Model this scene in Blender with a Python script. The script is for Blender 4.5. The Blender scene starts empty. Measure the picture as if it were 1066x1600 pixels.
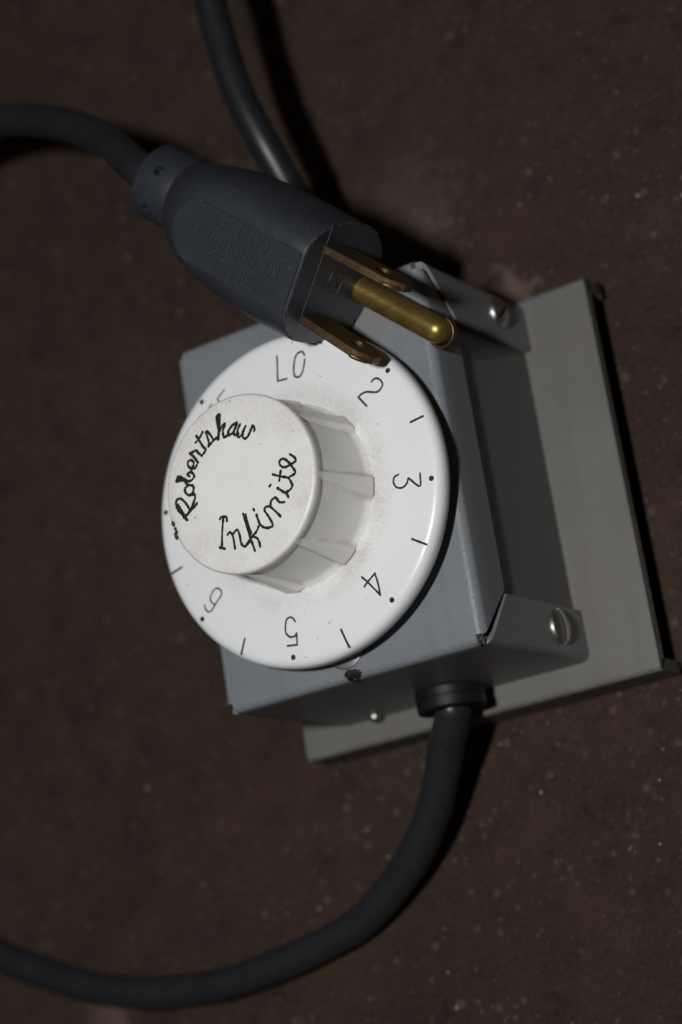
import bpy, bmesh, math, random
from mathutils import Vector, Matrix

random.seed(7)
scene = bpy.context.scene
COL = scene.collection

# ---- scale: one drawing unit is 0.883 mm; the front panel of the box is z = 0 in drawing units
S = 0.000883
DEPTH = 43.6            # panel front to base plate top
FOOT = 12.0             # base plate top to floor
ZG = DEPTH + FOOT
def V(x, y, z): return Vector((x * S, y * S, (z + ZG) * S))

# ---- camera
CAM_X = Vector((0.82283, -0.15382, -0.54708))
CAM_Y = Vector((0.27163, 0.95204, 0.14085))
CAM_Z = Vector((0.49917, -0.2645, 0.82515))
CAM_P = Vector((216.577, -115.299, 349.02))
cam = bpy.data.cameras.new('camera')
cam.sensor_fit = 'VERTICAL'; cam.sensor_height = 23.6; cam.sensor_width = 15.7
cam.lens = 3302.07 / 1600.0 * 23.6
cam.clip_start = 0.01; cam.clip_end = 20.0
cam.dof.use_dof = True
cam.dof.focus_distance = 403 * S
cam.dof.aperture_fstop = 7.0
cam_ob = bpy.data.objects.new('camera', cam); COL.objects.link(cam_ob)
m = Matrix((CAM_X, CAM_Y, CAM_Z)).transposed().to_4x4()
m.translation = V(*CAM_P)
cam_ob.matrix_world = m
scene.camera = cam_ob

# ---- dim room and the camera's flash
world = bpy.data.worlds.new('World'); scene.world = world; world.use_nodes = True
bg = world.node_tree.nodes['Background']
bg.inputs[0].default_value = (1.0, 0.72, 0.55, 1); bg.inputs[1].default_value = 0.018
fl = bpy.data.lights.new('flash', 'AREA')
fl.shape = 'RECTANGLE'; fl.size = 0.030; fl.size_y = 0.018
fl.energy = 1.62; fl.color = (0.975, 0.99, 1.0)
flash = bpy.data.objects.new('flash', fl); COL.objects.link(flash)
fp = CAM_P + CAM_X * -148 + CAM_Y * 40 + CAM_Z * 45
flash.location = V(*fp)
flash.rotation_euler = (V(0, 0, 0) - V(*fp)).to_track_quat('-Z', 'Y').to_euler()
scene.view_settings.view_transform = 'Standard'; scene.view_settings.look = 'None'
scene.view_settings.exposure = 0.0; scene.view_settings.gamma = 1.0

# =====================================================================  materials
def mat(name):
    M = bpy.data.materials.new(name); M.use_nodes = True
    nt = M.node_tree; B = nt.nodes['Principled BSDF']
    def N(t, **kw):
        n = nt.nodes.new(t)
        for k, v in kw.items():
            if k in n.inputs.keys(): n.inputs[k].default_value = v
            else: setattr(n, k, v)
        return n
    L = nt.links.new
    return M, B, N, L
def ramp(N, L, src, stops):
    r = N('ShaderNodeValToRGB')
    e = r.color_ramp.elements
    while len(e) > 1: e.remove(e[-1])
    e[0].position = stops[0][0]; c = stops[0][1]; e[0].color = c if isinstance(c, tuple) else (c, c, c, 1)
    for p, c in stops[1:]:
        q = e.new(p); q.color = c if isinstance(c, tuple) else (c, c, c, 1)
    L(src, r.inputs[0]); return r.outputs[0]
def noise(N, L, scale, detail=4, rough=0.55, vec=None, dist=0.0):
    n = N('ShaderNodeTexNoise'); n.inputs['Scale'].default_value = scale; n.inputs['Detail'].default_value = detail
    n.inputs['Roughness'].default_value = rough; n.inputs['Distortion'].default_value = dist
    if vec is not None: L(vec, n.inputs['Vector'])
    return n.outputs['Fac']
def mix(N, L, fac, a, b):
    x = N('ShaderNodeMix'); x.data_type = 'RGBA'
    if isinstance(fac, float): x.inputs[0].default_value = fac
    else: L(fac, x.inputs[0])
    for k, v in ((6, a), (7, b)):
        if isinstance(v, tuple): x.inputs[k].default_value = v
        else: L(v, x.inputs[k])
    return x.outputs[2]
def math_(N, L, op, a, b=None):
    x = N('ShaderNodeMath'); x.operation = op
    for k, v in ((0, a), (1, b)):
        if v is None: continue
        if isinstance(v, (int, float)): x.inputs[k].default_value = v
        else: L(v, x.inputs[k])
    return x.outputs[0]
def bump(N, L, B, h, strength, dist):
    b = N('ShaderNodeBump'); b.inputs['Strength'].default_value = strength; b.inputs['Distance'].default_value = dist
    L(h, b.inputs['Height']); L(b.outputs[0], B.inputs['Normal'])
def objco(N): return N('ShaderNodeTexCoord').outputs['Object']
def C3(r, g, b): return (r, g, b, 1)

def painted(name, col, col2, rough, wear=True, spots=0.0):
    M, B, N, L = mat(name); co = objco(N)
    n1 = noise(N, L, 45, 5, 0.6, co)
    base = mix(N, L, ramp(N, L, n1, [(0.35, 0.0), (0.68, 1.0)]), C3(*col), C3(*col2))
    st = noise(N, L, 28, 6, 0.62, co, 0.6)
    base = mix(N, L, ramp(N, L, st, [(0.50, 0.0), (0.66, 0.7)]), base, C3(col[0]*1.14, col[1]*0.97, col[2]*0.82))
    mp = N('ShaderNodeMapping'); mp.inputs['Scale'].default_value = (260, 14, 60); mp.inputs['Rotation'].default_value = (0, 0, 0.05); L(co, mp.inputs[0])
    sk = noise(N, L, 1.0, 5, 0.6, mp.outputs[0])
    base = mix(N, L, ramp(N, L, sk, [(0.36, 0.22), (0.52, 0.0)]), base, C3(col[0]*0.72, col[1]*0.69, col[2]*0.66))
    mp2 = N('ShaderNodeMapping'); mp2.inputs['Scale'].default_value = (40, 3200, 900); mp2.inputs['Rotation'].default_value = (0, 0, 0.5); L(co, mp2.inputs[0])
    sr = noise(N, L, 1.0, 2, 0.5, mp2.outputs[0])
    base = mix(N, L, ramp(N, L, sr, [(0.70, 0.0), (0.75, 0.4)]), base, C3(col[0]*1.7, col[1]*1.68, col[2]*1.62))
    fine = noise(N, L, 1900, 3, 0.7, co)
    base = mix(N, L, ramp(N, L, fine, [(0.28, 0.35), (0.4, 0.0)]), base, C3(col[0]*0.45, col[1]*0.42, col[2]*0.4))
    base = mix(N, L, ramp(N, L, noise(N, L, 1300, 2, 0.6, co), [(0.70, 0.0), (0.76, 0.55)]), base, C3(min(1, col[0]*1.9), min(1, col[1]*1.9), min(1, col[2]*1.9)))
    rg = math_(N, L, 'ADD', math_(N, L, 'MULTIPLY', n1, 0.2), rough - 0.1)
    if wear:
        at = N('ShaderNodeAttribute'); at.attribute_name = 'wear'
        wn = noise(N, L, 3000, 4, 0.75, co)
        wl = noise(N, L, 120, 3, 0.6, co)
        mk = math_(N, L, 'MULTIPLY', at.outputs['Fac'], ramp(N, L, wl, [(0.36, 0.1), (0.62, 0.8)]))
        k = math_(N, L, 'MULTIPLY', math_(N, L, 'SUBTRACT', wn, 0.505), 7.0)
        k = math_(N, L, 'MULTIPLY', ramp(N, L, k, [(0.0, 0.0), (1.0, 1.0)]), mk)
        base = mix(N, L, k, base, C3(0.34, 0.33, 0.315))
        kd = math_(N, L, 'MULTIPLY', ramp(N, L, noise(N, L, 2000, 5, 0.7, co), [(0.58, 0.0), (0.66, 0.85)]), at.outputs['Fac'])
        base = mix(N, L, kd, base, C3(0.05, 0.043, 0.035))
    L(base, B.inputs['Base Color']); L(rg, B.inputs['Roughness'])
    B.inputs['Specular IOR Level'].default_value = 0.45
    bump(N, L, B, math_(N, L, 'ADD', noise(N, L, 1500, 2, 0.5, co), math_(N, L, 'MULTIPLY', fine, 0.5)), 0.25, 0.0001)
    return M

M_COVER = painted('blue grey paint', (0.158, 0.172, 0.188), (0.182, 0.193, 0.205), 0.36)
M_CHASSIS = painted('dark grey paint', (0.090, 0.096, 0.102), (0.112, 0.108, 0.100), 0.36, wear=False)
M_BASE = painted('warm grey paint', (0.122, 0.120, 0.111), (0.138, 0.135, 0.125), 0.5)

def white(name, col, rough, dirt, skirt=False):
    M, B, N, L = mat(name); co = objco(N)
    base = mix(N, L, noise(N, L, 60, 4, 0.6, co), C3(*col), C3(col[0]*0.95, col[1]*0.94, col[2]*0.92))
    # fine dark specks
    sp = ramp(N, L, noise(N, L, 1000, 2, 0.5, co), [(0.735, 0.0), (0.775, 0.7)])
    base = mix(N, L, sp, base, C3(0.20, 0.15, 0.11))
    at = N('ShaderNodeAttribute'); at.attribute_name = 'dirt'
    g = noise(N, L, 2200, 4, 0.8, co); g2 = noise(N, L, 190, 4, 0.65, co)
    gm = math_(N, L, 'MULTIPLY', ramp(N, L, g, [(0.34, 0.16), (0.64, 1.0)]), ramp(N, L, g2, [(0.28, 0.12), (0.60, 1.0)]))
    gm = math_(N, L, 'MULTIPLY', gm, math_(N, L, 'MULTIPLY', at.outputs['Fac'], dirt))
    base = mix(N, L, gm, base, C3(0.40, 0.335, 0.275))
    L(base, B.inputs['Base Color'])
    B.inputs['Roughness'].default_value = rough
    B.inputs['Specular IOR Level'].default_value = 0.45
    bump(N, L, B, math_(N, L, 'ADD', noise(N, L, 260, 2, 0.5, co), math_(N, L, 'MULTIPLY', g, 0.15)), 0.12, 0.0002)
    return M
M_DIAL = white('white dial plastic', (0.745, 0.757, 0.763), 0.28, 0.78)
M_KNOB = white('ivory knob plastic', (0.75, 0.74, 0.715), 0.4, 1.0)

def simple(name, col, rough, metal=0.0, bscale=900, bstr=0.2, var=0.25, spec=0.5):
    M, B, N, L = mat(name); co = objco(N)
    n = noise(N, L, bscale * 0.4, 5, 0.65, co)
    base = mix(N, L, n, C3(col[0]*(1-var), col[1]*(1-var), col[2]*(1-var)), C3(col[0]*(1+var), col[1]*(1+var), col[2]*(1+var)))
    L(base, B.inputs['Base Color']); B.inputs['Metallic'].default_value = metal
    B.inputs['Specular IOR Level'].default_value = spec
    L(math_(N, L, 'ADD', math_(N, L, 'MULTIPLY', n, 0.2), rough - 0.1), B.inputs['Roughness'])
    bump(N, L, B, noise(N, L, bscale, 3, 0.6, co), bstr, 0.0001)
    return M
M_INK = simple('black ink', (0.012, 0.010, 0.010), 0.5, var=0.4)
M_PRINT = simple('thin dark print', (0.018, 0.018, 0.019), 0.5)
M_STEEL = simple('plated steel', (0.40, 0.39, 0.36), 0.40, 1.0, 500, 0.15)
M_ALU = simple('dull zinc', (0.30, 0.30, 0.295), 0.45, 0.8, 700, 0.25)
M_GROMMET = simple('black nylon', (0.007, 0.007, 0.0075), 0.5, bstr=0.1, spec=0.3)
M_STAIN = simple('brown black smudge', (0.035, 0.026, 0.018), 0.8, var=0.5)

def rubber(name, col, dusty, rough):
    M, B, N, L = mat(name); co = objco(N)
    n1 = noise(N, L, 130, 5, 0.6, co)
    base = mix(N, L, n1, C3(col[0]*0.8, col[1]*0.8, col[2]*0.8), C3(col[0]*1.2, col[1]*1.2, col[2]*1.2))
    d = ramp(N, L, noise(N, L, 900, 7, 0.75, co), [(0.56, 0.0), (0.78, 1.0)])
    d = math_(N, L, 'MULTIPLY', d, ramp(N, L, noise(N, L, 80, 4, 0.6, co), [(0.42, 0.08), (0.66, 1.0)]))
    base = mix(N, L, math_(N, L, 'MULTIPLY', d, dusty), base, C3(0.10, 0.085, 0.07))
    # short pale scratches
    mp = N('ShaderNodeMapping'); mp.inputs['Scale'].default_value = (500, 3400, 2200); mp.inputs['Rotation'].default_value = (0.4, 0.3, 0.7)
    L(co, mp.inputs[0])
    v = N('ShaderNodeTexNoise'); v.inputs['Scale'].default_value = 1.0; v.inputs['Detail'].default_value = 1.0; L(mp.outputs[0], v.inputs['Vector'])
    sc = ramp(N, L, v.outputs['Fac'], [(0.74, 0.0), (0.80, 0.5)])
    base = mix(N, L, math_(N, L, 'MULTIPLY', sc, dusty), base, C3(0.20, 0.185, 0.17))
    L(base, B.inputs['Base Color'])
    L(math_(N, L, 'ADD', math_(N, L, 'MULTIPLY', n1, 0.18), rough - 0.09), B.inputs['Roughness'])
    B.inputs['Specular IOR Level'].default_value = 0.4
    bump(N, L, B, math_(N, L, 'ADD', noise(N, L, 1600, 3, 0.6, co), d), 0.14, 0.0001)
    return M
M_LETTER = rubber('slate rubber letters', (0.034, 0.037, 0.044), 0.6, 0.34)
M_FLASH = rubber('dusty rubber flash', (0.060, 0.058, 0.056), 0.9, 0.6)
M_PLUG = rubber('slate rubber', (0.0225, 0.0255, 0.033), 0.8, 0.44)
M_CORD = rubber('dusty cable sheath', (0.0170, 0.0182, 0.0210), 0.7, 0.36)
M_CORD2 = rubber('glossy cable sheath', (0.0115, 0.0125, 0.015), 0.12, 0.40)

def brass(name, c1, c2, rough, thr, scale=260):
    M, B, N, L = mat(name); co = objco(N)
    mp = N('ShaderNodeMapping'); mp.inputs['Rotation'].default_value = (0, 0, math.radians(43.6)); mp.inputs['Scale'].default_value = (0.18, 1, 1)
    L(co, mp.inputs[0])
    n = noise(N, L, scale * 6, 5, 0.7, mp.outputs[0]); n2 = noise(N, L, scale, 5, 0.6, co)
    k = math_(N, L, 'ADD', math_(N, L, 'MULTIPLY', n, 0.55), math_(N, L, 'MULTIPLY', n2, 0.45))
    base = mix(N, L, ramp(N, L, k, [(thr - 0.1, 0.0), (thr + 0.14, 1.0)]), C3(*c1), C3(*c2))
    L(base, B.inputs['Base Color']); B.inputs['Metallic'].default_value = 0.82
    L(math_(N, L, 'ADD', math_(N, L, 'MULTIPLY', k, 0.25), rough - 0.12), B.inputs['Roughness'])
    bump(N, L, B, n, 0.3, 0.00006)
    return M
M_BRASS = brass('golden brass', (0.33, 0.23, 0.06), (0.13, 0.08, 0.025), 0.38, 0.52)
M_BLADE = brass('tarnished brass', (0.095, 0.060, 0.031), (0.17, 0.112, 0.048), 0.42, 0.54)

def floor_material():
    M, B, N, L = mat('brown gritty floor'); co = objco(N)
    big = noise(N, L, 16, 5, 0.6, co); mid = noise(N, L, 130, 6, 0.68, co); fine = noise(N, L, 900, 5, 0.75, co)
    base = mix(N, L, ramp(N, L, big, [(0.3, 0.0), (0.7, 1.0)]), C3(0.036, 0.0208, 0.0140), C3(0.056, 0.0335, 0.0230))
    base = mix(N, L, ramp(N, L, mid, [(0.36, 0.45), (0.5, 0.0)]), base, C3(0.012, 0.0092, 0.008))
    base = mix(N, L, ramp(N, L, mid, [(0.58, 0.0), (0.78, 0.5)]), base, C3(0.085, 0.055, 0.039))
    base = mix(N, L, ramp(N, L, fine, [(0.36, 0.8), (0.48, 0.0)]), base, C3(0.014, 0.0125, 0.011))
    base = mix(N, L, ramp(N, L, fine, [(0.56, 0.0), (0.72, 0.75)]), base, C3(0.110, 0.074, 0.053))
    for sc, lo, col, st in ((420, 0.13, C3(0.16, 0.094, 0.047), 0.5), (260, 0.09, C3(0.15, 0.115, 0.09), 0.5), (700, 0.12, C3(0.15, 0.135, 0.125), 0.55)):
        v = N('ShaderNodeTexVoronoi'); v.inputs['Scale'].default_value = sc; v.inputs['Randomness'].default_value = 1.0
        L(co, v.inputs['Vector'])
        pick = N('ShaderNodeSeparateColor'); L(v.outputs['Color'], pick.inputs[0])
        k = math_(N, L, 'MULTIPLY', ramp(N, L, v.outputs['Distance'], [(lo, st), (lo + 0.2, 0.0)]), ramp(N, L, pick.outputs[0], [(0.84, 0.0), (0.90, 1.0)]))
        base = mix(N, L, k, base, col)
    wob = noise(N, L, 260, 5, 0.7, co)
    for (sx, sy), rad, amt in (((0.0222, 0.0448), 0.0065, 0.55), ((0.0034, 0.0602), 0.010, 0.22), ((-0.1011, -0.0772), 0.007, 0.5), ((0.0029, 0.0697), 0.016, 0.18)):   # pale worn patches
        vd = N('ShaderNodeVectorMath'); vd.operation = 'DISTANCE'; vd.inputs[1].default_value = (sx, sy, 0); L(co, vd.inputs[0])
        dd = math_(N, L, 'ADD', math_(N, L, 'DIVIDE', vd.outputs['Value'], rad), math_(N, L, 'MULTIPLY', math_(N, L, 'SUBTRACT', wob, 0.5), 3.0))
        base = mix(N, L, ramp(N, L, dd, [(0.35, amt), (1.0, 0.0)]), base, C3(0.21, 0.15, 0.11))
    rust = ramp(N, L, noise(N, L, 55, 6, 0.7, co, 0.8), [(0.48, 0.0), (0.66, 0.5)])
    base = mix(N, L, rust, base, C3(0.066, 0.036, 0.022))
    pale = ramp(N, L, noise(N, L, 42, 5, 0.7, co), [(0.66, 0.0), (0.78, 0.6)])
    base = mix(N, L, pale, base, C3(0.12, 0.088, 0.066))
    L(base, B.inputs['Base Color'])
    B.inputs['Roughness'].default_value = 0.82; B.inputs['Specular IOR Level'].default_value = 0.25
    hsum = math_(N, L, 'ADD', math_(N, L, 'MULTIPLY', mid, 1.2), fine)
    bump(N, L, B, hsum, 1.0, 0.0007)
    return M
M_FLOOR = floor_material()

def grit_material():
    M, B, N, L = mat('sand grains')
    g = N('ShaderNodeNewGeometry')
    c = ramp(N, L, g.outputs['Random Per Island'], [(0.0, C3(0.03, 0.022, 0.017)), (0.45, C3(0.05, 0.036, 0.026)), (0.66, C3(0.085, 0.050, 0.027)),
        (0.80, C3(0.12, 0.092, 0.07)), (0.935, C3(0.19, 0.16, 0.13)), (1.0, C3(0.42, 0.40, 0.39))])
    L(c, B.inputs['Base Color']); B.inputs['Roughness'].default_value = 0.35
    return M
M_GRIT = grit_material()

# =====================================================================  mesh helpers
def finish(name, bm, material, parent=None, smooth=35, wear=None, normals=True):
    """link bm (drawing units, world placed) as one mesh object under parent"""
    if normals: bmesh.ops.recalc_face_normals(bm, faces=bm.faces)
    me = bpy.data.meshes.new(name)
    off = Vector(parent.location) if parent is not None and parent.parent is None else (Vector(parent.parent.location) if parent is not None else Vector((0, 0, 0)))
    for v in bm.verts: v.co = V(*v.co) - off
    bm.to_mesh(me); bm.free()
    me.materials.append(material)
    if smooth:
        for p in me.polygons: p.use_smooth = True
        me.set_sharp_from_angle(angle=math.radians(smooth))
    o = bpy.data.objects.new(name, me); COL.objects.link(o)
    if parent is not None: o.parent = parent
    return o
def thing(name, label, cat, loc):
    o = bpy.data.objects.new(name, None); COL.objects.link(o); o.location = V(*loc)
    o.empty_display_size = 0.01
    o['label'] = label; o['category'] = cat
    return o
def bevel_mod(o, w, seg=2, ang=40):
    b = o.modifiers.new('edge', 'BEVEL'); b.width = w * S; b.segments = seg; b.limit_method = 'ANGLE'; b.angle_limit = math.radians(ang)
def catmull(pts, n, closed=False):
    P = [Vector(p) for p in pts]; out = []; k = len(P)
    if k < 3 and not closed: 
        return [P[0].lerp(P[-1], i / n) for i in range(n + 1)]
    for i in range(k if closed else k - 1):
        if closed: a, b, c, d = P[i - 1], P[i], P[(i + 1) % k], P[(i + 2) % k]
        else:
            b, c = P[i], P[i + 1]
            a = P[i - 1] if i else b * 2 - c
            d = P[i + 2] if i + 2 < k else c * 2 - b
        for j in range(n):
            t = j / n
            out.append(0.5 * ((2 * b) + (c - a) * t + (2 * a - 5 * b + 4 * c - d) * t * t + (3 * b - a - 3 * c + d) * t ** 3))
    if not closed: out.append(P[-1])
    return out
def tube(bm, pts, r, n=12, caps=True, flat=None, flatk=1.0, cround=False):
    """tube along pts; r number or list; flat: axis along which the section is squashed by flatk"""
    P = [Vector(p) for p in pts]; k = len(P)
    R = list(r) if isinstance(r, (list, tuple)) else [r] * k
    if cround:                                                   # rounded ends
        d0 = (P[0] - P[1]).normalized(); d1 = (P[-1] - P[-2]).normalized()
        r0, r1 = R[0], R[-1]
        P = [P[0] + d0 * r0 * 0.95, P[0] + d0 * r0 * 0.7] + P + [P[-1] + d1 * r1 * 0.7, P[-1] + d1 * r1 * 0.95]
        R = [r0 * 0.3, r0 * 0.72] + R + [r1 * 0.72, r1 * 0.3]; k = len(P)
    T = [(P[min(i + 1, k - 1)] - P[max(i - 1, 0)]).normalized() for i in range(k)]
    u = flat.cross(T[0]) if flat is not None else T[0].orthogonal()
    u.normalize(); rings = []
    for i in range(k):
        if flat is not None:
            u = flat.cross(T[i]).normalized(); w = flat.normalized() * flatk
        else:
            u = (u - T[i] * u.dot(T[i])).normalized(); w = T[i].cross(u)
        rings.append([bm.verts.new(P[i] + (u * math.cos(2 * math.pi * j / n) + w * math.sin(2 * math.pi * j / n)) * R[i]) for j in range(n)])
    for a, b in zip(rings, rings[1:]):
        for j in range(n): bm.faces.new((a[j], a[(j + 1) % n], b[(j + 1) % n], b[j]))
    if caps: bm.faces.new(rings[0][::-1]); bm.faces.new(rings[-1])
    return rings
def lathe(bm, prof, n=48, origin=(0, 0, 0), ax=Vector((0, 0, 1)), cap0=True, cap1=True):
    """prof: list of (radius, height) about ax"""
    o = Vector(origin); u = ax.orthogonal().normalized(); w = ax.cross(u)
    rings = []
    for r, h in prof:
        rings.append([bm.verts.new(o + ax * h + (u * math.cos(2 * math.pi * j / n) + w * math.sin(2 * math.pi * j / n)) * max(r, 1e-4)) for j in range(n)])
    for a, b in zip(rings, rings[1:]):
        for j in range(n): bm.faces.new((a[j], a[(j + 1) % n], b[(j + 1) % n], b[j]))
    if cap0: bm.faces.new(rings[0][::-1])
    if cap1: bm.faces.new(rings[-1])
    return rings
def prism(bm, poly, f0, f1):
    """poly: 2-D points; f0/f1 map (a, b) to 3-D at the two ends"""
    A = [bm.verts.new(f0(*p)) for p in poly]; B_ = [bm.verts.new(f1(*p)) for p in poly]
    bm.faces.new(A[::-1]); bm.faces.new(B_)
    k = len(poly)
    for i in range(k): bm.faces.new((A[i], A[(i + 1) % k], B_[(i + 1) % k], B_[i]))
def cut(o, bm):
    """subtract the closed shape bm (drawing units) from o, then throw the cutter away"""
    off = Vector(o.parent.location) if o.parent and o.parent.parent is None else Vector((0, 0, 0))
    bmesh.ops.recalc_face_normals(bm, faces=bm.faces)
    me = bpy.data.meshes.new('cutter')
    for v in bm.verts: v.co = V(*v.co) - off
    bm.to_mesh(me); bm.free()
    c = bpy.data.objects.new('cutter', me); COL.objects.link(c)
    c.parent = o.parent
    md = o.modifiers.new('cut', 'BOOLEAN'); md.object = c; md.operation = 'DIFFERENCE'; md.solver = 'EXACT'
    bpy.context.view_layer.update()
    dg = bpy.context.evaluated_depsgraph_get()
    new = bpy.data.meshes.new_from_object(o.evaluated_get(dg))
    o.modifiers.remove(md); old = o.data; o.data = new; new.name = old.name
    bpy.data.objects.remove(c); bpy.data.meshes.remove(me); bpy.data.meshes.remove(old)
def sheet(bm, prof, t, lo, hi, place, wear=None):
    """a bent sheet: prof = outer 2-D polyline, thickness t to its left; lo(i)/hi(i) = extents along the third axis"""
    k = len(prof); P = [Vector(p) for p in prof]; Q = []
    for i in range(k):
        d = (P[min(i + 1, k - 1)] - P[max(i - 1, 0)]).normalized()
        nrm = Vector((-d.y, d.x))
        seg = (P[i] - P[i - 1]).normalized() if 0 < i < k - 1 else d
        c = max(0.4, d.dot(seg))
        Q.append(P[i] + nrm * t / c)
    lay = bm.verts.layers.float.get('wear') or bm.verts.layers.float.new('wear')
    rows = []
    for i in range(k):
        row = [bm.verts.new(place(P[i].x, P[i].y, lo(i))), bm.verts.new(place(P[i].x, P[i].y, hi(i))),
               bm.verts.new(place(Q[i].x, Q[i].y, hi(i))), bm.verts.new(place(Q[i].x, Q[i].y, lo(i)))]
        for v in row: v[lay] = wear[i] if wear else 0.0
        rows.append(row)
    for a, b in zip(rows, rows[1:]):
        for j in range(4): bm.faces.new((a[j], a[(j + 1) % 4], b[(j + 1) % 4], b[j]))
    bm.faces.new(rows[0][::-1]); bm.faces.new(rows[-1])
def arc(cx, cy, r, a0, a1, n):
    return [(cx + r * math.cos(math.radians(a0 + (a1 - a0) * i / n)), cy + r * math.sin(math.radians(a0 + (a1 - a0) * i / n))) for i in range(n + 1)]
WORD1 = [[[-13.17, -3.68], [-13.81, -2.91], [-14.64, -1.72], [-15.22, -0.59], [-15.31, 0.4], [-14.82, 1.0], [-14.06, 0.93], [-13.29, 0.13], [-12.75, -0.77], [-12.22, -1.87]], [[-14.87, -0.05], [-14.41, -1.14], [-13.93, -2.13], [-13.55, -2.88]], [[-13.83, -3.01], [-12.83, -2.44], [-11.96, -1.84], [-11.02, -1.58], [-10.33, -1.04]], [[-13.41, -2.81], [-12.27, -2.18], [-11.42, -1.68], [-10.72, -1.35]], [[-11.94, -1.74], [-11.12, -0.7], [-10.55, 0.4], [-11.0, 1.07]], [[-10.72, 0.88], [-11.98, 1.03], [-12.73, 1.89], [-12.59, 2.7], [-11.77, 3.0], [-10.91, 2.74], [-10.63, 2.13], [-10.94, 1.37], [-11.46, 1.05]], [[-11.16, 2.82], [-11.98, 3.27], [-12.33, 3.8]], [[-12.13, 3.89], [-13.19, 4.48], [-14.35, 4.54]], [[-14.46, 4.64], [-13.86, 5.43], [-12.99, 4.91], [-11.99, 3.98]], [[-14.14, 4.98], [-13.16, 4.69], [-12.24, 3.99]], [[-12.14, 3.85], [-10.99, 3.77], [-10.19, 4.24], [-10.32, 5.02], [-11.09, 5.46], [-11.68, 5.17], [-11.22, 4.69]], [[-10.32, 5.02], [-10.68, 5.6], [-10.36, 6.0], [-9.6, 5.92], [-9.13, 6.38]], [[-10.48, 6.03], [-11.07, 6.64], [-11.24, 7.44], [-10.55, 7.83], [-9.9, 7.42], [-9.81, 6.79], [-10.39, 6.07]], [[-8.78, 6.81], [-9.48, 8.09], [-10.33, 9.14]], [[-10.33, 9.14], [-9.49, 9.23], [-8.81, 9.28], [-8.25, 8.51], [-7.67, 7.87]], [[-7.67, 7.87], [-6.56, 8.7], [-7.11, 9.62], [-7.7, 10.98], [-8.27, 12.16]], [[-8.75, 10.87], [-7.77, 11.32], [-6.69, 12.39]], [[-5.82, 9.27], [-5.52, 9.99], [-5.74, 11.24], [-5.8, 12.33], [-5.09, 11.57], [-4.46, 10.2], [-4.84, 9.78], [-5.7, 9.23]], [[-4.5, 10.0], [-3.61, 10.3]], [[-3.31, 9.85], [-2.86, 11.53], [-2.95, 13.05], [-2.85, 14.48], [-2.12, 14.6], [-2.47, 12.9], [-2.8, 11.3], [-3.21, 9.82]], [[-2.59, 14.23], [-2.78, 12.57], [-2.88, 11.11]], [[-2.91, 11.22], [-1.59, 12.42], [-1.21, 12.26], [-1.9, 11.23], [-1.83, 9.89], [-0.87, 10.06]], [[1.54, 11.87], [0.41, 11.58], [-0.56, 10.82], [-0.75, 10.02], [0.28, 10.13], [1.19, 11.02], [1.63, 11.8], [0.62, 10.35], [0.64, 9.6], [1.48, 9.55]], [[2.29, 11.32], [1.51, 10.28], [1.38, 8.99], [2.23, 9.11], [3.58, 10.7], [2.6, 9.52], [2.52, 8.38], [3.45, 8.27], [4.69, 9.62], [5.02, 10.09], [5.44, 9.39], [5.2, 9.0]]]
WORD2 = [[[-4.76, -5.61], [-5.53, -8.54], [-6.07, -11.32]], [[-5.6, -5.65], [-5.02, -5.32], [-4.04, -5.7], [-4.02, -6.47]], [[-6.55, -11.08], [-5.35, -11.67]], [[-4.33, -9.14], [-3.68, -8.8], [-3.16, -9.85], [-3.07, -12.25]], [[-3.28, -9.5], [-1.99, -8.78], [-1.58, -10.08], [-1.48, -11.72], [-0.71, -12.47], [0.55, -11.85]], [[-0.1, -6.13], [0.3, -8.23], [0.58, -10.25], [0.95, -12.07], [1.34, -13.89]], [[0.45, -6.37], [0.61, -8.32], [1.07, -10.39]], [[-0.57, -12.4], [0.92, -11.21], [2.36, -10.32], [3.18, -9.26]], [[0.96, -11.0], [2.14, -11.54], [2.6, -12.53], [2.65, -13.4]], [[2.91, -7.21], [3.26, -8.85], [3.96, -9.91], [5.13, -10.45]], [[2.39, -5.85], [2.57, -6.29]], [[5.13, -10.45], [6.19, -10.21], [5.75, -8.7], [4.9, -6.95], [5.1, -6.37], [6.11, -6.44], [7.16, -7.6], [8.24, -9.02]], [[6.38, -6.34], [6.65, -5.52], [7.73, -5.14], [8.47, -6.26], [9.57, -6.58]], [[8.54, -3.49], [9.51, -4.41], [10.27, -5.06], [10.63, -5.85]], [[7.14, -2.39], [6.74, -2.64]], [[10.31, -4.86], [11.45, -4.51], [11.91, -3.93]], [[7.88, -0.55], [9.54, -1.45], [11.16, -2.21], [11.73, -3.24], [11.91, -3.93]], [[9.8, -0.45], [9.15, -2.2]], [[11.3, -2.19], [12.95, -1.77], [12.59, -0.59], [11.92, 0.58], [11.2, 1.44], [10.5, 1.76], [9.85, 1.41], [9.92, 0.64], [10.76, -0.0], [12.09, 0.1], [13.41, 0.45], [13.3, 1.24], [12.45, 2.08]]]
STAIN = [[[-16.85, -3.0], [-16.44, -3.97]], [[-16.14, -5.22], [-16.48, -5.76], [-16.22, -6.47]], [[-16.3, -4.65], [-16.05, -5.46]]]
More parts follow.
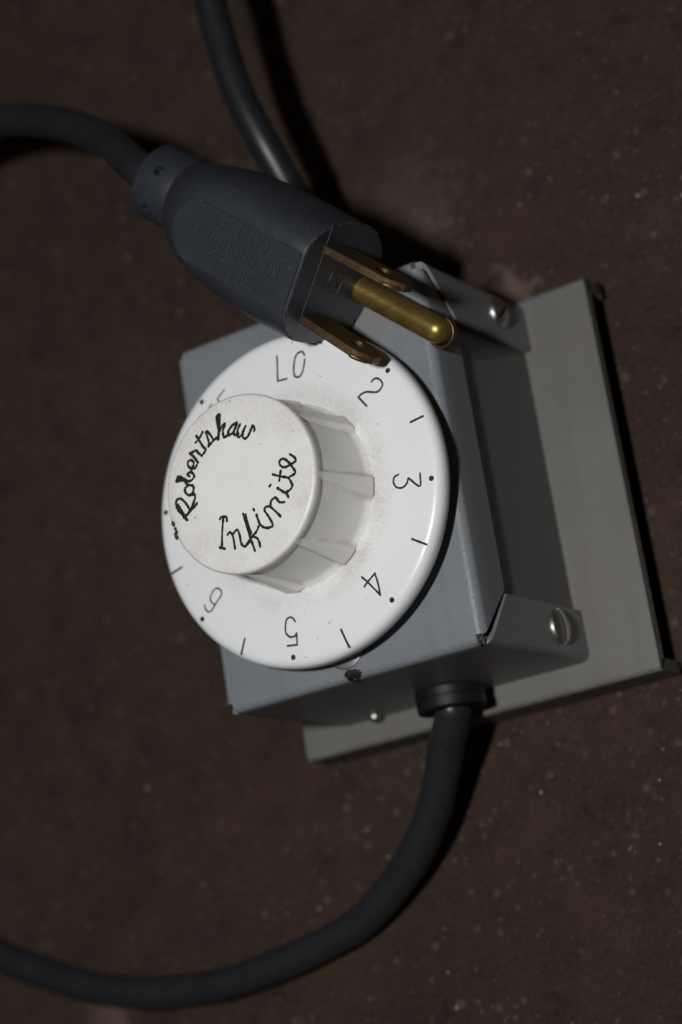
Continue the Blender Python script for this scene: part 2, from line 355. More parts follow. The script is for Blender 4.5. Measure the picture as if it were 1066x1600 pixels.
NUMS = {'2': [[[22.02, 17.36], [22.63, 17.73], [23.39, 17.67], [24.06, 17.08], [24.41, 16.15], [24.05, 15.58], [23.4, 15.1], [22.68, 15.02], [21.61, 15.36], [20.56, 15.76], [19.41, 15.69], [18.51, 15.29]], [[18.51, 15.29], [20.06, 12.98]]], '3': [[[24.48, -2.51], [23.51, -2.76], [23.16, -3.79], [23.63, -4.83], [24.82, -5.27], [25.92, -4.82], [26.51, -3.87]], [[26.53, -3.79], [28.72, -6.09], [29.24, -3.65]]], '4': [[[12.68, -19.89], [13.88, -21.3], [16.14, -24.41]], [[16.14, -24.41], [16.07, -22.24], [15.74, -19.99]], [[15.74, -19.99], [13.99, -21.09], [12.93, -21.89]]], '5': [[[-4.0, -24.59], [-4.4, -23.78], [-5.18, -23.4], [-6.02, -23.83], [-6.5, -25.3], [-6.48, -26.37], [-5.67, -27.28], [-4.63, -27.37], [-4.09, -26.9]], [[-4.09, -26.9], [-4.34, -29.2]], [[-4.34, -29.2], [-6.67, -28.84]]], '6': [[[-24.98, -15.76], [-24.97, -16.42], [-24.55, -17.18], [-24.04, -17.44], [-23.47, -17.31], [-22.75, -16.69], [-21.88, -15.91], [-20.9, -15.16], [-20.41, -14.48], [-20.54, -13.84], [-21.11, -13.27], [-21.77, -13.17], [-22.45, -13.54], [-23.2, -14.35], [-23.34, -15.13], [-22.98, -15.92], [-22.43, -16.27]]], 'LO': [[[1.35, 29.59], [0.61, 24.45]], [[0.61, 24.45], [2.81, 24.25]], [[7.78, 27.69], [7.64, 28.37], [6.96, 28.67], [6.06, 28.42], [5.31, 27.37], [4.8, 25.6], [4.76, 24.33], [5.32, 23.76], [6.19, 23.86], [7.0, 24.88], [7.78, 26.88]]], 'tick': [[[25.09, -15.66], [27.9, -17.5]], [[29.09, 6.79], [31.94, 7.12]], [[6.19, -28.79], [7.33, -32.51]], [[-16.42, -24.95], [-17.83, -27.76]], [[-31.95, -7.22], [-29.31, -6.61]]], 'F': [[[-12.52, 26.78], [-14.57, 25.47]], [[-14.57, 25.47], [-14.03, 24.48]]], 'F2': [[[-16.09, 24.85], [-17.17, 23.9]]]}
# =====================================================================  floor
FS = 1.1
bm = bmesh.new()
bmesh.ops.create_grid(bm, x_segments=8, y_segments=8, size=FS)
me = bpy.data.meshes.new('ground'); bm.to_mesh(me); bm.free(); me.materials.append(M_FLOOR)
ground = bpy.data.objects.new('ground', me); COL.objects.link(ground)
ground['kind'] = 'structure'; ground['label'] = 'rough dark brown gritty floor under the box and cords'

# loose grit on the floor (nobody could count it)
vs, fs = [], []
ico = [(-0.526, 0, 0.851), (0.526, 0, 0.851), (-0.526, 0, -0.851), (0.526, 0, -0.851), (0, 0.851, 0.526), (0, 0.851, -0.526), (0, -0.851, 0.526), (0, -0.851, -0.526), (0.851, 0.526, 0), (-0.851, 0.526, 0), (0.851, -0.526, 0), (-0.851, -0.526, 0)]
icf = [(0, 1, 4), (0, 4, 9), (9, 4, 5), (4, 8, 5), (4, 1, 8), (8, 1, 10), (8, 10, 3), (5, 8, 3), (5, 3, 2), (2, 3, 7), (7, 3, 10), (7, 10, 6), (7, 6, 11), (11, 6, 0), (0, 6, 1), (6, 10, 1), (9, 11, 0), (9, 2, 11), (9, 5, 2), (7, 11, 2)]
for g in range(9000):
    x = random.uniform(-0.30, 0.20); y = random.uniform(-0.20, 0.24)
    r = 0.00012 * math.exp(random.gauss(0.25, 0.45)); r = min(r, 0.00062)
    sx, sy, sz = (random.uniform(0.7, 1.3) for _ in range(3)); a = random.uniform(0, 6.28); ca, sa = math.cos(a), math.sin(a)
    b0 = len(vs)
    for p in ico:
        j = random.uniform(0.8, 1.2)
        px, py, pz = p[0] * sx * j * r, p[1] * sy * j * r, p[2] * sz * j * r
        vs.append((x + px * ca - py * sa, y + px * sa + py * ca, 0.00005 + r * 0.35 + pz))
    fs += [(f[0] + b0, f[1] + b0, f[2] + b0) for f in icf]
me = bpy.data.meshes.new('grit'); me.from_pydata(vs, [], fs); me.materials.append(M_GRIT)
grit = bpy.data.objects.new('grit', me); COL.objects.link(grit)
grit['kind'] = 'stuff'; grit['label'] = 'scattered sand grains and specks on the brown floor'

# =====================================================================  the box
X0, X1, Y0, Y1 = -29.4, 32.5, -37.1, 42.3
BX0, BX1, BY0, BY1 = -39.8, 47.8, -42.6, 43.7
BOX = thing('control_box', 'grey sheet metal box on a base plate, with a big white numbered dial', 'control box', (2, 0, -ZG))
RB, T = 1.9, 1.2

bm = bmesh.new()
# front with both ends folded back: profile in (y, z)
prof = [(Y1, -DEPTH + 0.1), (Y1, -RB - 2)] + arc(Y1 - RB, -RB, RB, 0, 90, 6) + [(Y1 - RB - 3, 0), (0, 0), (Y0 + RB + 3, 0)] + arc(Y0 + RB, -RB, RB, 90, 180, 6) + [(Y0, -RB - 2), (Y0, -DEPTH + 0.1)]
wr = [0, 0] + [0.1, 0.4, 1, 0.8, 0.3, 0.1, 0] + [0, 0, 0] + [0.1, 0.4, 1, 0.8, 0.3, 0.1, 0] + [0, 0]
sheet(bm, prof, T, lambda i: X0 + RB, lambda i: X1 - RB, lambda a, b, c: Vector((c, a, b)), wr)
# narrow long-side flanges with mitred ends, profile in (x, z)
def chamfer(i, n_arc=7):
    return min(1.0, max(0.0, i / 9.0))
for sgn, xe in ((1, X1), (-1, X0)):
    cx = xe - sgn * RB
    pr = [(cx + sgn * RB * math.sin(math.radians(a)), -RB + RB * math.cos(math.radians(a))) for a in (0, 15, 30, 45, 60, 75, 90)] + [(xe, -6.0), (xe, -11.6)]
    zz = [p[1] for p in pr]
    lo = lambda i: Y0 + 2.0 + (-zz[i] - 1.0 if zz[i] < -1 else 0) * 0.93
    hi = lambda i: Y1 - 2.0 - (-zz[i] - 1.0 if zz[i] < -1 else 0) * 0.93
    if sgn < 0: pr2, lo2, hi2 = pr[::-1], (lambda i: lo(8 - i)), (lambda i: hi(8 - i))
    else: pr2, lo2, hi2 = pr, lo, hi
    w9 = [0.5, 1, 0.7, 0.3, 0.1, 0, 0, 0, 0]
    sheet(bm, pr2, -T, lo2, hi2, lambda a, b, c: Vector((a, c, b)), w9 if sgn > 0 else w9[::-1])
# screw tabs folded from the two ends round the sides, profile in (x, y)
for sgn, xe in ((1, X1), (-1, X0)):
    for ye, yin, ys in ((Y0, -26.3, 1), (Y1, 31.4, -1)):
        cx, cy = xe - sgn * RB, ye + ys * RB
        pr = [(cx + sgn * RB * math.sin(math.radians(a)), cy - ys * RB * math.cos(math.radians(a))) for a in (0, 15, 30, 45, 60, 75, 90)]
        ylen = abs(yin - cy)
        pr += [(xe, cy + ys * ylen * k) for k in (0.25, 0.5, 0.75, 0.9, 1.0)]
        pr = [(x + sgn * (0.35 if i > 1 else 0), y) for i, (x, y) in enumerate(pr)]
        zt = lambda i: -2.2 - 9.8 * max(0.0, (abs(pr[i][1] - ye) - 0.6) / abs(yin - ye))
        zb = lambda i: -DEPTH + 0.25 + (1.3 if i == 11 else 0.4 if i == 10 else 0.0)
        wv = [0.2, 0.6, 1, 1, 1, 0.6, 0.3, 0.1, 0, 0, 0, 0.1]
        flip = (sgn * ys) > 0
        sheet(bm, pr, T if flip else -T, zb, zt, lambda a, b, c: Vector((a, b, c)), wv)
cover = finish('cover', bm, M_COVER, BOX, 30)
bevel_mod(cover, 0.22, 2, 50)

# inner chassis: the two long sides and an inner back
for sgn, xe in ((1, X1), (-1, X0)):
    bm = bmesh.new(); xo = xe - sgn * 1.28
    prism(bm, [(Y0 + 1.4, -6.5), (Y1 - 1.4, -6.5), (Y1 - 1.4, -DEPTH + 0.02), (Y0 + 1.4, -DEPTH + 0.02)], lambda a, b: Vector((xo, a, b)), lambda a, b: Vector((xo - sgn * 1.1, a, b)))
    bevel_mod(finish('side_panel', bm, M_CHASSIS, BOX, 30), 0.2)

# base plate: top with two folded ends standing on the floor
bm = bmesh.new()
prof = [(BY1, -ZG + 0.05)] + [(BY1, -ZG + 0.05 + k) for k in (0.5, 1.2, 2.2, 3.6)] + [(BY1, -DEPTH - 1.6)] + arc(BY1 - 1.4, -DEPTH - 1.4, 1.4, 0, 90, 5) + [(0, -DEPTH)] + arc(BY0 + 1.4, -DEPTH - 1.4, 1.4, 90, 180, 5) + [(BY0, -DEPTH - 1.6)] + [(BY0, -ZG + 0.05 + k) for k in (3.6, 2.2, 1.2, 0.5)] + [(BY0, -ZG + 0.05)]
nb = len(prof)
def inset(i):
    j = min(i, nb - 1 - i)
    return [3.4, 2.0, 1.1, 0.4, 0.0][j] * (1.0 if i < 6 else 0.25) if j < 5 else 0.0
wr = [0.0] * 6 + [0.1, 0.5, 0.8, 0.8, 0.5, 0.1] + [0] + [0.1, 0.5, 0.8, 0.8, 0.5, 0.1] + [0.0] * 6
wr = (wr + [0] * nb)[:nb]
sheet(bm, prof, 2.7, lambda i: BX0 + inset(i), lambda i: BX1 - inset(i), lambda a, b, c: Vector((c, a, b)), wr)
base = finish('base_plate', bm, M_BASE, BOX, 30)
bevel_mod(base, 0.55, 3, 50)

# slotted tab screws (axis +x), one mesh made once and copied
def screw_mesh(r, hgt, slot):
    bm = bmesh.new()
    prof = [(r * 0.98, -1.4), (r, 0.0), (r, 0.35)] + [(r * math.cos(a), 0.35 + hgt * math.sin(a)) for a in (0.25, 0.5, 0.75, 1.0, 1.25, 1.45)]
    lathe(bm, prof, 40, (0, 0, -ZG), Vector((0, 0, 1)))
    return bm
def add_screw(name, at, ax, spin, r, hgt, slot=True, material=None):
    bm = screw_mesh(r, hgt, slot)
    q = Vector((0, 0, 1)).rotation_difference(ax).to_matrix().to_4x4() @ Matrix.Rotation(spin, 4, 'Z')
    def tr(b):
        for v in b.verts: v.co = q @ (v.co + Vector((0, 0, ZG))) + Vector(at)
    tr(bm)
    o = finish(name, bm, material or M_STEEL, BOX, 40)
    if slot:
        c = bmesh.new(); w = 0.5
        prism(c, [(-w, 0.45), (w, 0.45), (w, 6), (-w, 6)], lambda a, b: Vector((a, -r * 1.5, b - ZG)), lambda a, b: Vector((a, r * 1.5, b - ZG)))
        tr(c); cut(o, c)
    return o
add_screw('screw', (X1 + 0.35, -31.0, -31.7), Vector((1, 0, 0)), 0.10, 3.75, 1.2)
add_screw('screw', (X1 + 0.35, 37.4, -30.6), Vector((1, 0, 0)), 2.3, 3.45, 1.4)
o = add_screw('rivet', (-18.9, Y0 - 0.05, -40.6), Vector((0, -1, 0)), 0, 1.5, 0.9, False)
o = add_screw('panel_screw', (1.3, -30.7, 0.02), Vector((0, 0, 1)), 0.4, 4.2, 0.45, False, M_ALU)

# black dab of paint where the panel bends over
bm = bmesh.new()
def surf_z(y): return 0.0 if y > Y0 + RB else -RB + math.sqrt(max(0.0, RB * RB - (Y0 + RB - y) ** 2))
ring_old = None
for q, hh in ((1.0, 0.0), (0.93, 0.09), (0.75, 0.12), (0.45, 0.13), (0.15, 0.13)):
    ring = []
    for j in range(26):
        a = 2 * math.pi * j / 26; wob = 1 + 0.10 * math.sin(3 * a + 1) + 0.06 * math.sin(7 * a) + 0.05 * math.sin(11 * a + 2)
        x = 2.0 + 2.0 * q * wob * math.cos(a); y = -36.1 + 1.15 * q * wob * math.sin(a)
        ring.append(bm.verts.new((x, y, surf_z(y) + hh * (1 + 0.12 * math.sin(5 * x + 9 * y)) - 0.02)))
    if ring_old:
        for j in range(26): bm.faces.new((ring_old[j], ring_old[(j + 1) % 26], ring[(j + 1) % 26], ring[j]))
    ring_old = ring
bm.faces.new(ring_old)
finish('paint_dab', bm, M_INK, BOX, 60)
# crumbs of filler packed in the open corner
bm = bmesh.new()
for k in range(30):
    c0 = Vector((X1 - 1.5 + random.gauss(0, 0.45), Y0 + 1.5 + random.gauss(0, 0.7), -1.5 + random.gauss(0, 0.6)))
    q = bmesh.ops.create_icosphere(bm, subdivisions=1, radius=random.uniform(0.2, 0.45), matrix=Matrix.Translation(c0))
    for v in q['verts']: v.co += Vector((random.uniform(-.14, .14), random.uniform(-.14, .14), random.uniform(-.14, .14)))
M_CRUMB = simple('dirty corner filler', (0.05, 0.044, 0.036), 0.85, var=0.6)
fill = finish('corner_filler', bm, M_CRUMB, BOX, 0); fill['kind'] = 'stuff'

# strain reliefs where the cords enter the two ends
def strain_relief(x, z, ysgn, yface):
    bm = bmesh.new(); ax = Vector((0, ysgn, 0))
    lathe(bm, [(3.9, -2.0), (5.0, 0.0), (6.9, 0.05), (7.3, 0.3), (7.3, 1.9), (7.0, 2.05), (6.95, 2.3), (7.3, 2.45), (7.3, 4.3), (7.0, 4.65), (4.5, 4.7), (3.8, 4.2)], 40, (x, yface, z), ax, True, True)
    return finish('strain_relief', bm, M_GROMMET, BOX, 40)
GX, GZ = 4.6, -33.0
sr = strain_relief(GX, GZ, -1, Y0)
strain_relief(0.5, -28.0, 1, Y1)

# ---- dial
ZD, ZK, RK = 8.22, 26.58, 17.575
def attr_mesh(name, rings_fn):
    pass
bm = bmesh.new(); lay = bm.verts.layers.float.new('dirt')
prof = [(9.0, 0.05), (9.0, 4.1), (33.2, 4.2), (33.8, 4.35), (34.0, 4.7), (34.0, 6.3), (33.8, 7.1), (33.3, 7.75), (32.6, 8.1), (31.8, ZD)] + [(r, ZD) for r in (30, 27, 25, 23.5, 22, 21, 20, 19, 17, 12, 4, 0.2)]
rings = lathe(bm, prof, 144)
dk = {25: 0.10, 23.5: 0.3, 22: 0.7, 21: 0.95, 20: 1.0, 19: 1.0, 17: 1.0, 12: 1.0}
for (r, hgt), ring in zip(prof, rings):
    for v in ring:
        a = math.degrees(math.atan2(v.co.y, v.co.x))
        v[lay] = dk.get(r, 0.04) * (0.7 + 0.3 * math.cos(math.radians(a + 30)))
dial = finish('dial', bm, M_DIAL, BOX, 38)

# ---- knob: cap, eight ribs, recessed grips
bm = bmesh.new(); lay = bm.verts.layers.float.new('dirt')
N_ = 480; PHI = math.radians(-9.8)
def sstep(a, b, x):
    x = min(1.0, max(0.0, (x - a) / (b - a))); return x * x * (3 - 2 * x)
ztop = ZK - 2.3
def knob_r(th, z):
    t = min(1.0, max(0.0, (ztop - z) / (ztop - ZD)))
    d = (th - PHI + math.pi / 8) % (math.pi / 4) - math.pi / 8
    arcd = d * 18.0
    grip = 16.95 + 0.95 * t - 0.3 * math.sin(math.pi * min(1.0, t)) * sstep(1.5, 6.0, abs(arcd))
    hw = 0.7 + 1.45 * t
    rib = 17.42 + 1.95 * t - 0.5 * max(0.0, 1 - (z - ZD) / 0.7) ** 2
    k = 1 - sstep(hw * 0.74, hw * 1.12 + 0.22, abs(arcd))
    r = grip + (rib - grip) * k
    f = max(0.0, 1 - (z - ZD) / 1.3)
    r += 0.8 * f * f * (1 - k)
    e = sstep(ztop - 0.9, ztop + 1.0, z)
    return r + (RK - r) * e
zs = [ZD - 0.2, ZD, ZD + 0.25, ZD + 0.5, ZD + 0.8, ZD + 1.2, ZD + 1.8, ZD + 3, ZD + 5, ZD + 7, ZD + 9, ZD + 11, ztop - 2.0, ztop - 0.9, ztop - 0.4, ztop, ztop + 0.4, ztop + 0.8, ZK - 0.95]
rings = []
for z in zs:
    rr = [knob_r(2 * math.pi * j / N_, z) for j in range(N_)]
    rings.append([bm.verts.new((rr[j] * math.cos(2 * math.pi * j / N_), rr[j] * math.sin(2 * math.pi * j / N_), z)) for j in range(N_)])
    for j, v in enumerate(rings[-1]):
        d = abs(((2 * math.pi * j / N_) - PHI + math.pi / 8) % (math.pi / 4) - math.pi / 8) * 18
        v[lay] = 0.12 + 0.85 * max(0, 1 - abs(d - (0.95 + 1.6 * min(1.0, max(0.0, (ztop - z) / (ztop - ZD))))) / 0.6) + 0.5 * max(0.0, 1 - (z - ZD) / 1.2)
for a in (15, 30, 45, 60, 75, 90):
    r = RK - 0.8 + 0.8 * math.cos(math.radians(a)); z = ZK - 0.8 + 0.8 * math.sin(math.radians(a))
    rings.append([bm.verts.new((r * math.cos(2 * math.pi * j / N_), r * math.sin(2 * math.pi * j / N_), z)) for j in range(N_)])
    for v in rings[-1]: v[lay] = 0.5
for r in (14.5, 11.0, 7.5, 4.0, 0.4):
    rings.append([bm.verts.new((r * math.cos(2 * math.pi * j / N_), r * math.sin(2 * math.pi * j / N_), ZK)) for j in range(N_)])
    for v in rings[-1]: v[lay] = 0.42 if r > 14 else 0.26 if r > 10 else 0.12
for a, b in zip(rings, rings[1:]):
    for j in range(N_): bm.faces.new((a[j], a[(j + 1) % N_], b[(j + 1) % N_], b[j]))
bm.faces.new(rings[-1]); bm.faces.new(rings[0][::-1])
knob = finish('knob', bm, M_KNOB, BOX, 50)

# ---- writing: strokes laid on the dial and on the knob
UP = Vector((0, 0, 1))
def strokes(name, sts, z, r, material, parent, jitter=0.0, n=5, flatk=0.12):
    bm = bmesh.new()
    for i, st in enumerate(sts):
        pts = catmull([(x, y, z + 0.0015 * (i % 7)) for x, y in st], n if len(st) > 2 else 4)
        R = [r * (1 + random.uniform(-jitter, jitter)) for _ in pts]
        tube(bm, pts, R, 8, True, UP, flatk, True)
    return finish(name, bm, material, parent, 60)
strokes('lettering', WORD1, ZK, 0.29, M_INK, knob, 0.28, 5, 0.05)
strokes('lettering', WORD2, ZK, 0.27, M_INK, knob, 0.25, 5, 0.05)
strokes('smudge', STAIN, ZK, 0.34, M_STAIN, knob, 0.5, 4, 0.05)
for key in ('2', '3', '4', '5', '6', 'LO'):
    strokes('numeral', NUMS[key], ZD, 0.215 if key != '6' else 0.175, M_PRINT, dial, 0.15)
# OFF, two thirds hidden behind the knob, and HI behind it as well
def local_text(sts, ang, r0, hgt, wid):
    a = math.radians(ang); up = Vector((math.cos(a), math.sin(a))); rt = Vector((up.y, -up.x)); out = []
    for st in sts:
        out.append([tuple(up * (r0 + y * hgt) + rt * (x * wid)) for x, y in st])
    return out
off = local_text([[(-1.35, 0), (-1.35, 1)], [(-1.35, 1), (-0.75, 1)], [(-1.35, .55), (-0.9, .55)]], 122.2, 24.0, 5.2, 2.4)
strokes('numeral', NUMS['F'] + NUMS['F2'] + [[NUMS['F'][0][1], (-12.9, 22.0)], [NUMS['F2'][0][1], (-16.3, 20.6)]], ZD, 0.16, M_PRINT, dial, 0.15)
for st in NUMS['tick']:
    strokes('tick_mark', [st], ZD, 0.235, M_PRINT, dial, 0.1)
strokes('tick_mark', [[(14.6, 28.4), (15.9, 31.0)]], ZD, 0.15, M_PRINT, dial)
bm = None
for k, a in enumerate((35.3, -9.6, -54.6, -100.3, -144.7, 169.6, 125.4)):
    b = bmesh.new(); r = 31.9; x, y = r * math.cos(math.radians(a)), r * math.sin(math.radians(a))
    lathe(b, [(0.56, -0.1), (0.54, 0.02), (0.3, 0.035)], 18, (x, y, ZD))
    finish('dot_mark', b, M_PRINT, dial, 40)

# =====================================================================  plug and cords
PC = Vector((21.36, 37.33, 14.32)) + Vector((0.6728, 0.7027, 0.2312)) * -0.5
PK = 1.03
PA, PW, PH = Vector((0.7241, -0.6897, -0.0109)), Vector((0.6728, 0.7027, 0.2312)), Vector((0.1518, 0.1748, -0.9728))
_t = math.radians(4.5)      # the prongs dip a little towards the dial
PA, PH = (PA * math.cos(_t) + PH * math.sin(_t)), (PH * math.cos(_t) - PA * math.sin(_t))
def PP(s, w, h): return PC + (PA * s + PW * w + PH * h) * PK
collar_end = PP(-49.6, 0.9, 2.3)
CORD = thing('power_cord', 'dark grey power cord looping from the lower end of the box to a three-prong plug', 'power cord', (-30, -60, -ZG))
RC = 3.85
GE = Vector((GX, Y0, GZ))
path = [GE + Vector((0, 1.5, 0)), GE + Vector((0, -3.5, 0)), (4.2, -42.2, -33.4), (2.1, -45.1, -35.0), (-0.5, -47.9, -37.0), (-3.7, -51.9, -39.5), (-7.7, -57.2, -42.0), (-12.7, -62.8, -44.5), (-22.7, -70.8, -48.0), (-36.0, -78.3, -50.8), (-49.6, -82.2, -51.7), (-62.2, -84.4, -51.7), (-75.9, -86.0, -51.7), (-89.1, -85.6, -51.7), (-102.3, -84.0, -51.7), (-118.5, -79.8, -51.7), (-131.9, -74.2, -51.7), (-143.7, -68.5, -51.7), (-161.6, -57.0, -51.7),
        (-184, -36, -51.7), (-198, -5, -51.7), (-202, 30, -51.7), (-192, 68, -51.0), (-172, 100, -47), (-150, 117, -41), (-132.5, 123.7, -34.0), (-112.6, 126, -23.0), (-98.2, 125.6, -16.5), (-87.4, 123.7, -13.0), (-78.0, 120.8, -11.0), (-65.6, 114.7, -7.5), (-52.3, 106.3, -2.0), (-36.9, 94.5, 5.0), collar_end - PA * 4, collar_end + PA * 6]
bm = bmesh.new()
cp = catmull(path, 9)
tube(bm, cp, [RC * (1 + 0.012 * math.sin(i * 0.21) + 0.008 * math.sin(i * 0.47 + 1)) for i in range(len(cp))], 28)
finish('cable', bm, M_CORD, CORD, 60)

# second cord leaving the far end of the box under the plug
CORD2 = thing('appliance_cord', 'dark grey cord without a plug, rising behind the plug from the box', 'cord', (-10, 120, -ZG))
GE2 = Vector((0.5, Y1, -28.0))
path = [GE2 + Vector((0, -1.5, 0)), GE2 + Vector((0, 4, 0)), GE2 + Vector((-0.7, 11, 0.3)), (-3.6, 66.0, -25.8), (-7.0, 77.0, -22.3), (-8.2, 84.4, -18.6), (-9.4, 91.0, -15.8), (-11.7, 102.1, -13.2), (-13.4, 116.8, -11.8), (-14.3, 128, -11.4), (-18, 145, -13), (-15, 170, -19), (-8, 205, -33), (-2, 245, -46), (-2, 290, -51.9), (-14, 340, -52.0)]
bm = bmesh.new(); cp = catmull(path, 9)
tube(bm, cp, [3.6] * len(cp), 28)
finish('cable', bm, M_CORD2, CORD2, 60)

# plug body, lofted along the prong axis
half = [(0, -13), (3, -13), (6.2, -12.95), (8.4, -12.2), (10.4, -10.2), (11.8, -6.8), (12.5, -2.2), (12.35, 2.0), (11.4, 6.4), (9.4, 10.2), (6.2, 13.1), (2.4, 14.4), (0, 14.5)]
full = half + [(-x, y) for x, y in half[-2:0:-1]]
D_ = catmull([(x, y, 0) for x, y in full], 3, True); ND = len(D_)
#        s     width  top    bottom circle
st_ = [(0.0, 0.965, -12.55, 14.0, 0), (-0.25, 0.99, -12.85, 14.35, 0), (-0.8, 1.0, -13.0, 14.5, 0), (-5, 1.01, -13.0, 14.6, 0), (-12, 1.015, -13.05, 14.5, 0.0), (-18, 1.0, -13.05, 14.2, 0.03), (-24, 0.955, -13.0, 13.6, 0.08), (-27.5, 0.905, -12.9, 13.0, 0.18), (-31, 0.835, -12.4, 12.3, 0.36), (-34.5, 0.75, -10.9, 11.6, 0.62), (-37.5, 0.685, -8.8, 10.9, 0.85), (-39.6, 0.64, -6.7, 10.2, 1.0), (-40.3, 0.59, -5.5, 9.6, 1.0),
       (-40.9, 0.605, -5.6, 9.8, 1.0), (-41.7, 0.63, -5.8, 10.2, 1.0), (-45, 0.64, -5.9, 10.4, 1.0), (-48.4, 0.65, -6.0, 10.5, 1.0), (-49.2, 0.63, -5.7, 10.2, 1.0), (-49.6, 0.585, -5.1, 9.6, 1.0)]
def wshift(s): return 0.9 * min(1.0, max(0.0, (-s - 8) / 22.0))
def bodypt(s, sw, top, bot, cir, j):
    x, y = D_[j].x, D_[j].y
    ang = math.atan2(y, x)
    yc = (top + bot) / 2; hh = (bot - top) / 2
    xd = x * sw; yd = yc + (y - 0.75) / 13.75 * hh
    xc = 12.5 * sw * math.cos(ang); ycir = yc + hh * math.sin(ang)
    return PP(s, xd + (xc - xd) * cir + wshift(s), yd + (ycir - yd) * cir)
bm = bmesh.new(); rings = []
for st in st_: rings.append([bm.verts.new(bodypt(*st, j)) for j in range(ND)])
for a, b in zip(rings, rings[1:]):
    for j in range(ND): bm.faces.new((a[j], a[(j + 1) % ND], b[(j + 1) % ND], b[j]))
bm.faces.new(rings[0]); bm.faces.new(rings[-1])
plug = finish('plug_body', bm, M_PLUG, CORD, 32)
# two round holes in the collar
for w, s in ((4.0, -44.6), (-4.4, -44.9)):
    c = bmesh.new(); q = w / 8.1
    d = Vector((q, -math.sqrt(1 - q * q)))
    o_ = PP(s, 0.9 + d.x * 6.2, 2.3 + d.y * 6.2); ax = (PW * d.x + PH * d.y).normalized()
    lathe(c, [(1.15, 0), (1.15, 5)], 20, o_, ax)
    cut(plug, c)
# mould parting line: a fine ridge over the face and down both sides
bm = bmesh.new()
tube(bm, [PP(0.02, 12.0, -7.2), PP(0.04, 0, -7.4), PP(0.02, -12.1, -7.6)], 0.07, 6)
# torn flash along the rim of the face
for k in range(46):
    j = random.randrange(ND); a = bodypt(*st_[1], j); 
    e_ = bodypt(*st_[1], (j + 1) % ND)
    tube(bm, [a, (a + e_) / 2 + PA * random.uniform(0.05, 0.5), e_], random.uniform(0.05, 0.13), 5)
finish('mould_seam', bm, M_FLASH, plug, 40)
# raised label panel on the flat side with moulded words
HT = -13.14
pan = [(-0.6, -6.1), (-0.6, 6.1)] + [(-24.8 - 6.1 * math.sin(math.radians(a)), 6.1 * math.cos(math.radians(a))) for a in range(0, 181, 12)]
bm = bmesh.new()
prism(bm, pan, lambda a, b: PP(a, b, -12.4), lambda a, b: PP(a, b, HT - 0.16))
lp = finish('label_panel', bm, M_PLUG, plug, 20)
GL = {'C': [[(1, .8), (.75, 1), (.25, 1), (0, .75), (0, .25), (.25, 0), (.75, 0), (1, .2)]], 'O': [[(.5, 1), (.1, .85), (0, .5), (.1, .15), (.5, 0), (.9, .15), (1, .5), (.9, .85), (.5, 1)]],
      'N': [[(0, 0), (0, 1)], [(0, 1), (1, 0)], [(1, 0), (1, 1)]], 'E': [[(1, 1), (0, 1)], [(0, 1), (0, 0)], [(0, 0), (1, 0)], [(0, .5), (.8, .5)]], 'T': [[(0, 1), (1, 1)], [(.5, 1), (.5, 0)]],
      'G': [[(1, .8), (.75, 1), (.25, 1), (0, .75), (0, .25), (.25, 0), (.75, 0), (1, .2), (1, .45)], [(1, .45), (.6, .45)]], 'R': [[(0, 0), (0, 1)], [(0, 1), (.7, 1), (1, .8), (.7, .5), (0, .5)], [(.5, .5), (1, 0)]],
      'U': [[(0, 1), (0, .3), (.2, 0), (.8, 0), (1, .3), (1, 1)]], 'D': [[(0, 0), (0, 1)], [(0, 1), (.6, 1), (1, .7), (1, .3), (.6, 0), (0, 0)]], 'L': [[(0, 1), (0, 0)], [(0, 0), (1, 0)]]}
def moulded(text, s0, s1, wbase, hgt):
    """reads from s0 towards the cord; letter tops towards -w"""
    bm = bmesh.new(); n = len(text); step = (s0 - s1) / n
    for i, ch in enumerate(text):
        for st in GL.get(ch, []):
            pts = [(s0 - step * i - x * step * 0.68, wbase - y * hgt) for x, y in st]
            if len(pts) > 2: pts = [(p.x, p.y) for p in catmull([(a, b, 0) for a, b in pts], 3)]
            tube(bm, [PP(a, b, HT - 0.16) for a, b in pts], 0.21, 6, True, PH, 1.35, True)
    return finish('moulded_lettering', bm, M_LETTER, plug, 60)
moulded('CONNECT', -7.8, -22.6, -2.0, 2.6)
moulded('TO GROUNDED', -3.6, -27.0, 1.7, 2.6)
moulded('OUTLET', -8.2, -22.6, 5.5, 2.6)
# moulded emblem on the face between the blades
bm = bmesh.new()
E_ = [(0.1, -2.5), (2.4, -2.0), (1.6, 1.4), (0.0, 2.4), (-2.4, 0.5), (-1.5, -2.3)]
E_ = [(-0.4, -2.6), (1.9, -2.1), (1.5, 1.2), (0.0, 2.3), (-2.6, 1.6), (-2.1, -1.4)]
for a, b in zip(E_, E_[1:] + E_[:1]): tube(bm, [PP(0.02, a[0] + .5, a[1]), PP(0.02, b[0] + .5, b[1])], 0.13, 6, True, PA, 1.0, True)
for a, b in (((-1.3, -.6), (-.6, .9)), ((-.6, .9), (0, -.9)), ((0, -.9), (.5, .7)), ((.5, .7), (1.0, -1.0)), ((-1.5, .4), (.9, -.4))):
    tube(bm, [PP(0.02, a[0] + .5, a[1]), PP(0.02, b[0] + .5, b[1])], 0.11, 6, True, PA, 1.0, True)
finish('moulded_emblem', bm, M_PLUG, plug, 60)
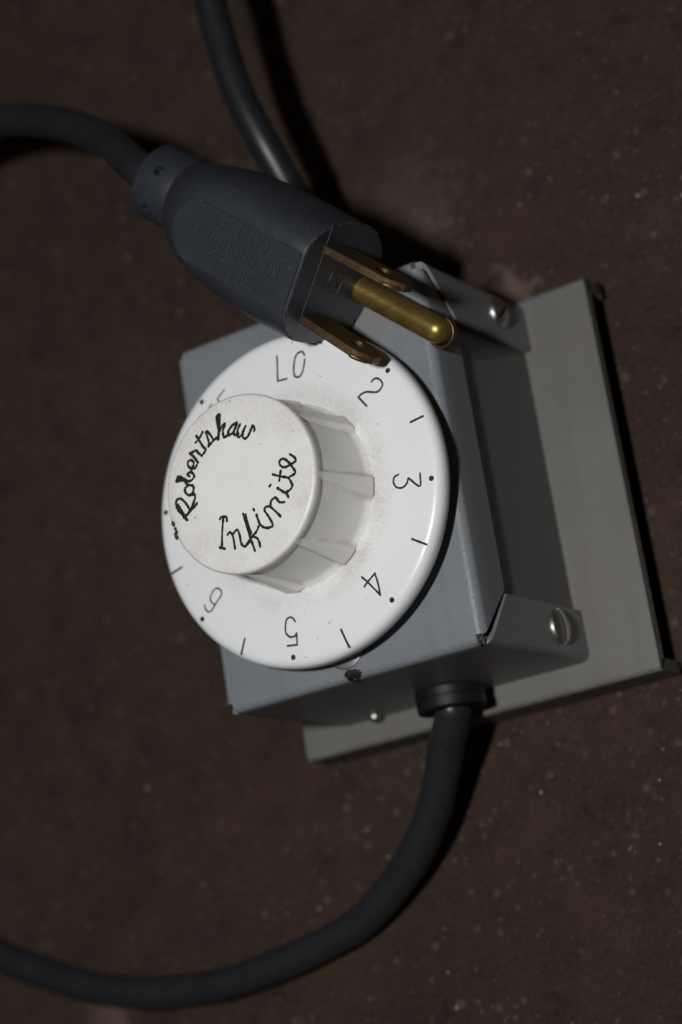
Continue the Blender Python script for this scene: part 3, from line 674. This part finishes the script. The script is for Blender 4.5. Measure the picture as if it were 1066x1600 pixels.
# tongue of the face round the ground pin
# blades
def blade(w0, bend, L_):
    bm = bmesh.new(); h0, h1 = -7.75, -0.55
    poly = [(-3, h0), (L_ - 3.6, h0), (L_ - 2.2, h0 + 0.5), (L_ - 0.6, h0 + 2.0), (L_, h0 + 2.5), (L_, h1 - 2.0), (L_ - 2.2, h1 - 0.4), (L_ - 3.2, h1), (-3, h1)]
    f = lambda dw: (lambda s, h: PP(s, w0 + dw + bend * max(0, s), h))
    prism(bm, poly, f(-0.85), f(0.85))
    o = finish('blade', bm, M_BLADE, CORD, 25)
    c = bmesh.new()
    lathe(c, [(1.55, -4), (1.55, 4)], 24, PP(11.6, w0 + bend * 11.6, (h0 + h1) / 2 + 0.2), PW)
    cut(o, c)
    bevel_mod(o, 0.22, 2, 30)
    # rolled lip at the chamfered corner of the tip
    b = bmesh.new()
    tube(b, [PP(L_ - 3.4, w0 - 0.45 + bend * 15, h0 + 0.25), PP(L_ - 2.2, w0 - 0.45 + bend * 16, h0 + 0.75), PP(L_ - 0.9, w0 - 0.45 + bend * 17, h0 + 2.0)], 0.5, 8, True, None, 1, True)
    finish('rolled_lip', b, M_BLADE, o, 50)
    return o
blade(-6.75, -0.085, 16.6)
blade(7.2, -0.01, 18.0)
# ground pin: a rolled brass pin with a domed tip
bm = bmesh.new()
rp = 2.75; LP = 22.3; ws, hs = -1.3, 9.5
prof = [(rp, -3), (rp, 0), (rp, 3), (rp, 8), (rp, 13), (rp, LP - rp)] + [(rp * math.cos(math.radians(a)), LP - rp + rp * math.sin(math.radians(a))) for a in (15, 30, 45, 60, 75, 86)]
lathe(bm, prof, 40, PP(0, ws, hs), PA)
pin = finish('ground_pin', bm, M_BRASS, CORD, 40)
c = bmesh.new()           # the seam of the rolled sheet, open at the tip underside
prism(c, [(-0.22, 1.2), (0.22, 1.2), (0.22, 4), (-0.22, 4)], lambda a, b: PP(8, ws + a - b * 0.9, hs + b * 0.6), lambda a, b: PP(LP + 2, ws + a - b * 0.9, hs + b * 0.6))
cut(pin, c)
bm = bmesh.new()          # lip of the rolled sheet round the tip, and the faint crimp across the pin
tube(bm, [PP(LP - rp + (rp - 0.05) * math.cos(math.radians(a)), ws + (rp + 0.1) * math.sin(math.radians(a)) - 0.35, hs + 0.9) for a in range(-110, 96, 8)], 0.36, 8, True, None, 1, True)
finish('rolled_lip', bm, M_BLADE, pin, 50)
